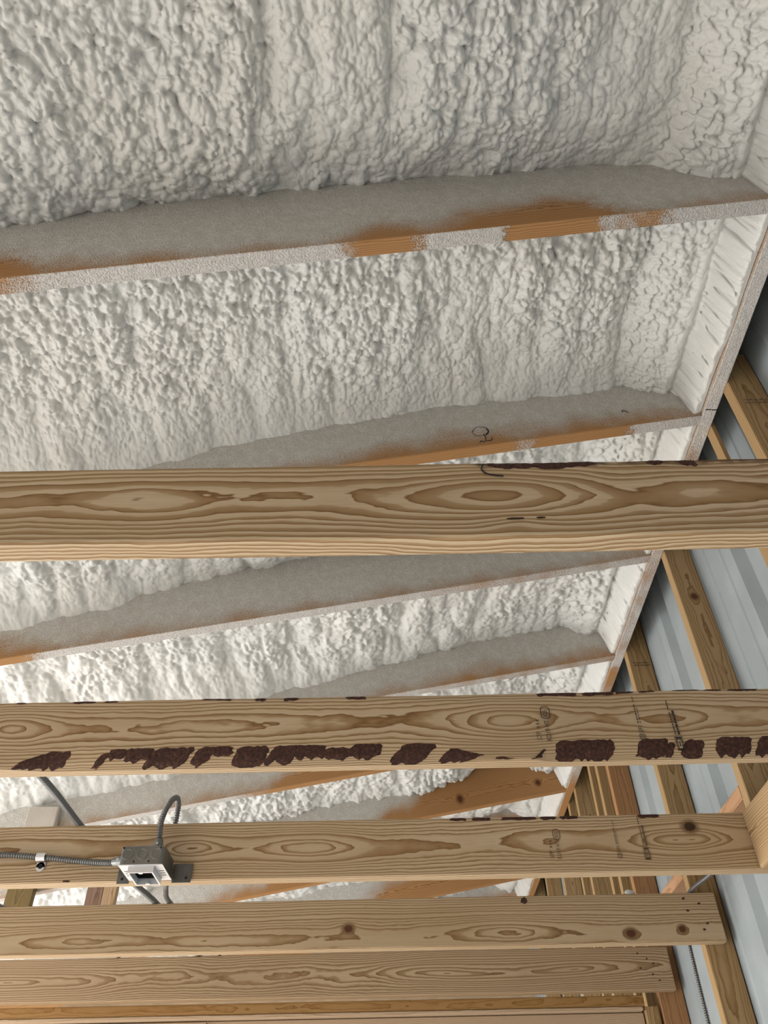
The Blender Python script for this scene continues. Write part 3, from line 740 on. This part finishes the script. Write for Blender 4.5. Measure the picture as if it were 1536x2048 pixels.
# ------------------------------------------------------------------ electrical box on joist 3
def circle_pts(c, r, n, u, v): return [c + u * (r * math.cos(2 * math.pi * i / n)) + v * (r * math.sin(2 * math.pi * i / n)) for i in range(n)]
def electrical_box():
    x0, x1, y0, y1, z0, z1 = -.634, -.530, 1.896, 1.999, .681 + H, .724 + H
    root = empty('electrical_box', ((x0 + x1) / 2, (y0 + y1) / 2, z0))
    tag(root, 'square galvanised electrical box with bright ring, screwed to the third joist', 'electrical box')
    cx, cy = (x0 + x1) / 2, (y0 + y1) / 2
    a, d, hh, th = (x1 - x0) / 2, (y1 - y0) / 2, z1 - z0, .0016
    bm = bmesh.new()                     # open-bottomed shell with rounded upright corners
    def ring(rx, ry, z, c=.010):
        pts = []
        for sx, sy, a0 in ((1, 1, 0), (-1, 1, 90), (-1, -1, 180), (1, -1, 270)):
            for k in range(4):
                t = math.radians(a0 + 30 * k); pts.append(bm.verts.new((sx * (rx - c) + c * math.cos(t), sy * (ry - c) + c * math.sin(t), z)))
        return pts
    R = [ring(a, d, 0), ring(a, d, hh - .003), ring(a - .003, d - .003, hh), ring(a - th, d - th, 0), ring(a - th, d - th, hh - .004)]
    n = 16
    for A, B in ((R[0], R[1]), (R[1], R[2]), (R[3], R[4]), (R[0], R[3])):
        for i in range(n): bm.faces.new((A[i], A[(i + 1) % n], B[(i + 1) % n], B[i]))
    bm.faces.new(R[2]); bm.faces.new(R[4])
    bmobj('box_shell', bm, M_GALV, root)
    # knockouts on near side and right side
    for kx in (-.034, 0, .034):
        bm = bmesh.new(); c = Vector((kx, -d - .0006, .023)); u, v = Vector((1, 0, 0)), Vector((0, 0, 1))
        o_ = [bm.verts.new(p) for p in circle_pts(c, .0135, 20, u, v)]; i_ = [bm.verts.new(p + Vector((0, -.0006, 0))) for p in circle_pts(c, .0118, 20, u, v)]
        q_ = [bm.verts.new(p + Vector((0, .0005, 0))) for p in circle_pts(c, .0108, 20, u, v)]
        for k in range(20):
            bm.faces.new((o_[k], o_[(k + 1) % 20], i_[(k + 1) % 20], i_[k])); bm.faces.new((i_[k], i_[(k + 1) % 20], q_[(k + 1) % 20], q_[k]))
        bm.faces.new(q_)
        bmobj('knockout', bm, M_GALV, root)
    for kx, kz in ((-.017, .006), (.018, .006), (-.046, .038), (.042, .038)):
        bm = bmesh.new(); add_cyl(bm, (kx, -d - .001, kz), (kx, -d + .001, kz), .0022, 10); bmobj('screw_hole', bm, M_BLACK, root)
    # mud ring: flange + raised single-gang collar
    bm = bmesh.new()
    def frame(bm, X0, X1, Y0, Y1, xi0, xi1, yi0, yi1, za, zb):
        o = [(X0, Y0), (X1, Y0), (X1, Y1), (X0, Y1)]; i = [(xi0, yi0), (xi1, yi0), (xi1, yi1), (xi0, yi1)]
        vo = [[bm.verts.new((*p, z)) for p in o] for z in (za, zb)]; vi = [[bm.verts.new((*p, z)) for p in i] for z in (za, zb)]
        for k in range(4):
            l = (k + 1) % 4
            bm.faces.new((vo[0][k], vo[0][l], vo[1][l], vo[1][k])); bm.faces.new((vi[0][k], vi[0][l], vi[1][l], vi[1][k]))
            for q in (0, 1): bm.faces.new((vo[q][k], vo[q][l], vi[q][l], vi[q][k]))
    frame(bm, -a, a, -d, d, -.027, .027, -.040, .040, -.0022, -.0004)
    fl = bmobj('ring_flange', bm, M_BRIGHT, root)
    bm = bmesh.new(); frame(bm, -.030, .030, -.043, .043, -.0265, .0265, -.0385, .0385, -.016, -.0022)
    cl = bmobj('ring_collar', bm, M_BRIGHT, root)
    for sy in (-1, 1):
        bm = bmesh.new(); add_cyl(bm, (0, sy * .037, -.0162), (0, sy * .037, -.0135), .0055, 12); bmobj('screw_tab', bm, M_BRIGHT, cl)
    for sx in (-1, 1):
        for k in range(3):
            bm = bmesh.new(); xx = sx * .041; yy = -.012 + .014 * k
            add_box(bm, (xx - .006, yy - .0016, -.0026), (xx + .006, yy + .0016, -.0020)); bmobj('slot', bm, M_BLACK, fl)
    bm = bmesh.new(); add_box(bm, (-.0262, -.038, .0345), (.0262, .038, .0355)); bmobj('box_inside_shade', bm, M_BLACK, root)  # black sheet put in as the shade inside the box
    # mounting bracket on joist face
    for sx, xa, xb in ((-1, -.082, -a), (1, a, .098)):
        bm = bmesh.new(); add_box(bm, (xa, d + .0018, -.008), (xb, d + .0040, .036)); br = bmobj('bracket', bm, M_GALV, root)
        for hx, hz, rr_ in ((xa + .012 if sx < 0 else xb - .012, .003, .0035), (xa + .014 if sx < 0 else xb - .016, .016, .0028), (xa + .014 if sx < 0 else xb - .016, .027, .0028)):
            bm = bmesh.new(); add_cyl(bm, (hx, d + .0012, hz), (hx, d + .0022, hz), rr_, 10); bmobj('bracket_hole', bm, M_BLACK if rr_ > .003 else M_CABLE, br)
    return root, (cx, cy, z0)
box, (bx, by, bz) = electrical_box()

def cable(name, pts, label, r=.0065, rib=.0062, parts=()):
    o0 = Vector(pts[0]); root = empty(name, o0); tag(root, label, 'cable', 'armoured electrical cables')
    v, f = tube([Vector(p) - o0 for p in pts], r, 10, 10, rib, .0022)
    mobj('armour', v, f, M_CABLE, root)
    return root, o0
def connector(root, o0, a, b, r):
    bm = bmesh.new(); a, b = Vector(a) - o0, Vector(b) - o0; mid_ = a.lerp(b, .45)
    add_cyl(bm, a, mid_, r * .85, 14, r); c = bmobj('connector', bm, M_GALV, root)
    bm = bmesh.new(); add_cyl(bm, mid_, b, r * 1.12, 14); bmobj('collar', bm, M_GALV, c)
    bm = bmesh.new(); add_cyl(bm, mid_ + Vector((0, -r * 1.0, 0)), mid_ + Vector((0, -r * 1.35, 0)), .003, 8); bmobj('screw', bm, M_BRIGHT, c)
# cable along the joist face to the box's left side
c1, o1 = cable('armoured_cable', [(-2.5, 1.996, .756 + H), (-1.9, 1.996, .752 + H), (-1.30, 1.996, .752 + H), (-1.10, 1.996, .749 + H), (-.962, 1.996, .746 + H), (-.862, 1.996, .738 + H), (-.76, 1.992, .725 + H), (-.69, 1.975, .714 + H), (-.660, 1.960, .710 + H)], 'ribbed metal cable strapped along the third joist, entering the box from the left')
connector(c1, o1, (-.668, 1.962, .711 + H), (-.635, 1.945, .708 + H), .0105)
# strap
st = empty('cable_strap', (-.862, 2.006, .735 + H)); tag(st, 'small bright metal strap clamping the left cable to the third joist', 'cable strap')
bm = bmesh.new(); n = 10
for k in range(n):
    for s in (0, 1): pass
rings = []
for k in range(n + 1):
    t = math.pi * k / n
    rings.append([(-.011, -.011 - (.0088 + e_) * math.sin(t), .003 + (.0088 + e_) * math.cos(t)) for e_ in (0, .0012)] + [(.011, -.011 - (.0088 + e_) * math.sin(t), .003 + (.0088 + e_) * math.cos(t)) for e_ in (.0012, 0)])
v, f = loft(rings); mobj('saddle', v, f, M_BRIGHT, st); bm.free()
bm = bmesh.new(); add_box(bm, (-.011, -.0020, -.018), (.011, -.0004, -.006)); add_cyl(bm, (0, -.0020, -.017), (0, -.0004, -.017), .011, 16); bmobj('strap_foot', bm, M_BRIGHT, st)
bm = bmesh.new(); add_cyl(bm, (0, -.0034, -.016), (0, -.0015, -.016), .0058, 12); bmobj('screw_head', bm, M_BLACK, st)
# cable looping from the box over the joist and beyond
c2, o2 = cable('armoured_cable', [(-.562, 1.945, .752 + H), (-.564, 1.945, .775 + H), (-.566, 1.947, .80 + H), (-.562, 1.955, .835 + H), (-.556, 1.975, .868 + H), (-.553, 2.01, .888 + H), (-.557, 2.05, .878 + H), (-.563, 2.068, .845 + H), (-.576, 2.085, .815 + H), (-.60, 2.18, .79 + H), (-.645, 2.38, .802 + H), (-.680, 2.52, .824 + H), (-.694, 2.64, .8285 + H), (-.66, 2.9, .8265 + H), (-.63, 3.22, .8285 + H)], 'metal cable looping up from the box over the third joist')
connector(c2, o2, (-.562, 1.945, .756 + H), (-.561, 1.945, .7245 + H), .0115)
# diagonal cable lying across the joist tops
c3, o3 = cable('armoured_cable', [(-1.06, -.6, .826 + H), (-1.0, .1, .826 + H), (-.93, .78, .828 + H), (-.87, 1.12, .826 + H), (-.835, 1.42, .828 + H), (-.801, 1.775, .826 + H), (-.797, 2.03, .828 + H), (-.775, 2.35, .824 + H), (-.738, 2.63, .828 + H), (-.725, 2.9, .826 + H), (-.71, 3.23, .828 + H), (-.70, 3.4, .824 + H)], 'grey diagonal metal cable lying across joist tops, left of the box', .0078, .0062)
c4, o4 = cable('armoured_cable', [(-1.9, 1.42, .828 + H), (-1.6, 2.02, .828 + H), (-1.36, 2.40, .825 + H), (-1.235, 2.63, .828 + H), (-1.12, 2.9, .826 + H), (-1.0, 3.22, .828 + H)], 'short bit of grey metal cable at the far left edge above the knotty joist')
c5, o5 = cable('armoured_cable', [(1.0, 2.30, .835 + H), (.972, 2.50, .832 + H), (.9495, 2.635, .829 + H), (.943, 2.70, .80 + H), (.942, 2.75, .70 + H), (.942, 2.76, .2 + H)], 'thin metal cable at right over the end of the square-ended joist', .0055)

# ------------------------------------------------------------------ foam crumb on joist 4
def lump(name, c, r, seed, label, cat='foam crumb'):
    bm = bmesh.new(); bmesh.ops.create_icosphere(bm, subdivisions=3, radius=1); r_ = random.Random(seed)
    ph = [(r_.uniform(2, 6), r_.uniform(0, 6)) for _ in range(6)]
    for v in bm.verts:
        q = v.co; s = 1 + .25 * math.sin(ph[0][0] * q.x + ph[0][1]) + .2 * math.sin(ph[1][0] * q.y + ph[1][1]) + .15 * math.sin(ph[2][0] * q.z * 2 + ph[2][1])
        v.co = Vector((q.x * r[0] * s, q.y * r[1] * s, max(-r[2], q.z * r[2] * s) + r[2]))
    o = bmobj(name, bm, M_FOAM, None, c, True); tag(o, label, cat); return o
lump('foam_crumb', (.757, 2.632, JZ + JH - .0005), (.016, .009, .007), 3, 'small white foam crumb resting on the square-ended knotty joist')

# ------------------------------------------------------------------ blocks nailed to far rafters at left
m_olive = wood('block_olive', axis='Z', rnd=True, y0=.03, z0=.05, spacing=.007, pale=(.24, .17, .07), mid=(.17, .115, .045), dark=(.11, .07, .025))
m_tan = wood('block_tan', axis='Z', rnd=True, y0=.03, z0=.05, spacing=.007, pale=(.60, .42, .27), mid=(.48, .31, .17), dark=(.36, .21, .10))
m_plum = wood('block_plum', axis='Z', rnd=True, y0=.03, z0=.05, spacing=.007, pale=(.33, .22, .16), mid=(.25, .15, .10), dark=(.16, .09, .06))
ry6 = RAFT_BACK[6] - .038
def hanger(X_, w, m, label, d=.04, zb=1.17, zt=1.355, Y_=None):
    o = timber('rafter_block', 'Z', zt - zb, w, d, m, None, (X_, (ry6 - d - .002) if Y_ is None else Y_, zb + H), seg=2, e=.002)
    tag(o, label, 'blocking'); return o
hanger(-1.79, .122, m_olive, 'dark olive upright block at the far left between the third and fourth joists')
hanger(-1.415, .076, m_plum, 'purplish brown upright block below the box joist, left of the box')
hanger(-1.338, .060, m_tan, 'pale tan upright block beside the purplish brown one, left of the box')

tag(timber('rafter_block', 'Z', .245, .13, .036, plain('foam_dusted_block', (.60, .54, .47), .85, 0, 160, .5, .08), None, (-1.522, RAFT_BACK[5] - .038 - .037, 1.17 + H), seg=2, e=.006), 'foam-dusted upright block at the far left, between the bark-edged joist and the box joist', 'blocking')

# ------------------------------------------------------------------ partition head under the last joist
m_plate = wood('plate_fir', axis='X', y0=.03, z0=.02, spacing=.006, seed=7, wob=.008, pale=(.46, .27, .105), mid=(.37, .195, .065), dark=(.25, .12, .035), knots=((-1.02, .02, .008, .014), (.03, .02, .007, .016), (.47, .022, .010, .014)))
m_pale = wood('plate_pale', axis='X', rnd=True, y0=.06, z0=.05, spacing=.011, wob=.006, pale=(.66, .50, .35), mid=(.55, .38, .235), dark=(.42, .26, .14))
tag(timber('top_plate', 'X', 3.5, .089, .034, m_plate, None, (-2.6, 3.249, .641 + H), seg=8), 'orange-brown wall plate right under the lowest joist', 'wall plate')
tag(timber('lit_underside_strip', 'X', 3.49, .089, .012, m_pale, None, (-2.6, 3.247, .628 + H), seg=8), 'thin pale strip coloured as the lit underside of the orange wall plate', 'board')  # pale strip added as the light on the plate's underside
tag(timber('header_board', 'X', 1.55, .03, .16, m_pale, None, (-.655, 3.275, .466 + H), seg=8), 'light brown header board at the bottom edge, right of a cut joint', 'header board')
tag(timber('header_board', 'X', 1.94, .03, .16, m_tan if False else m_pale, None, (-2.6, 3.268, .464 + H), seg=8), 'pale smooth header board at the bottom left corner', 'header board')
tag(timber('jack_stud', 'Z', .64 + H, .046, .085, m_stud, None, (.900, 3.252, 0), seg=4), 'short jack stud at the end of the wall plates, bottom right', 'stud')
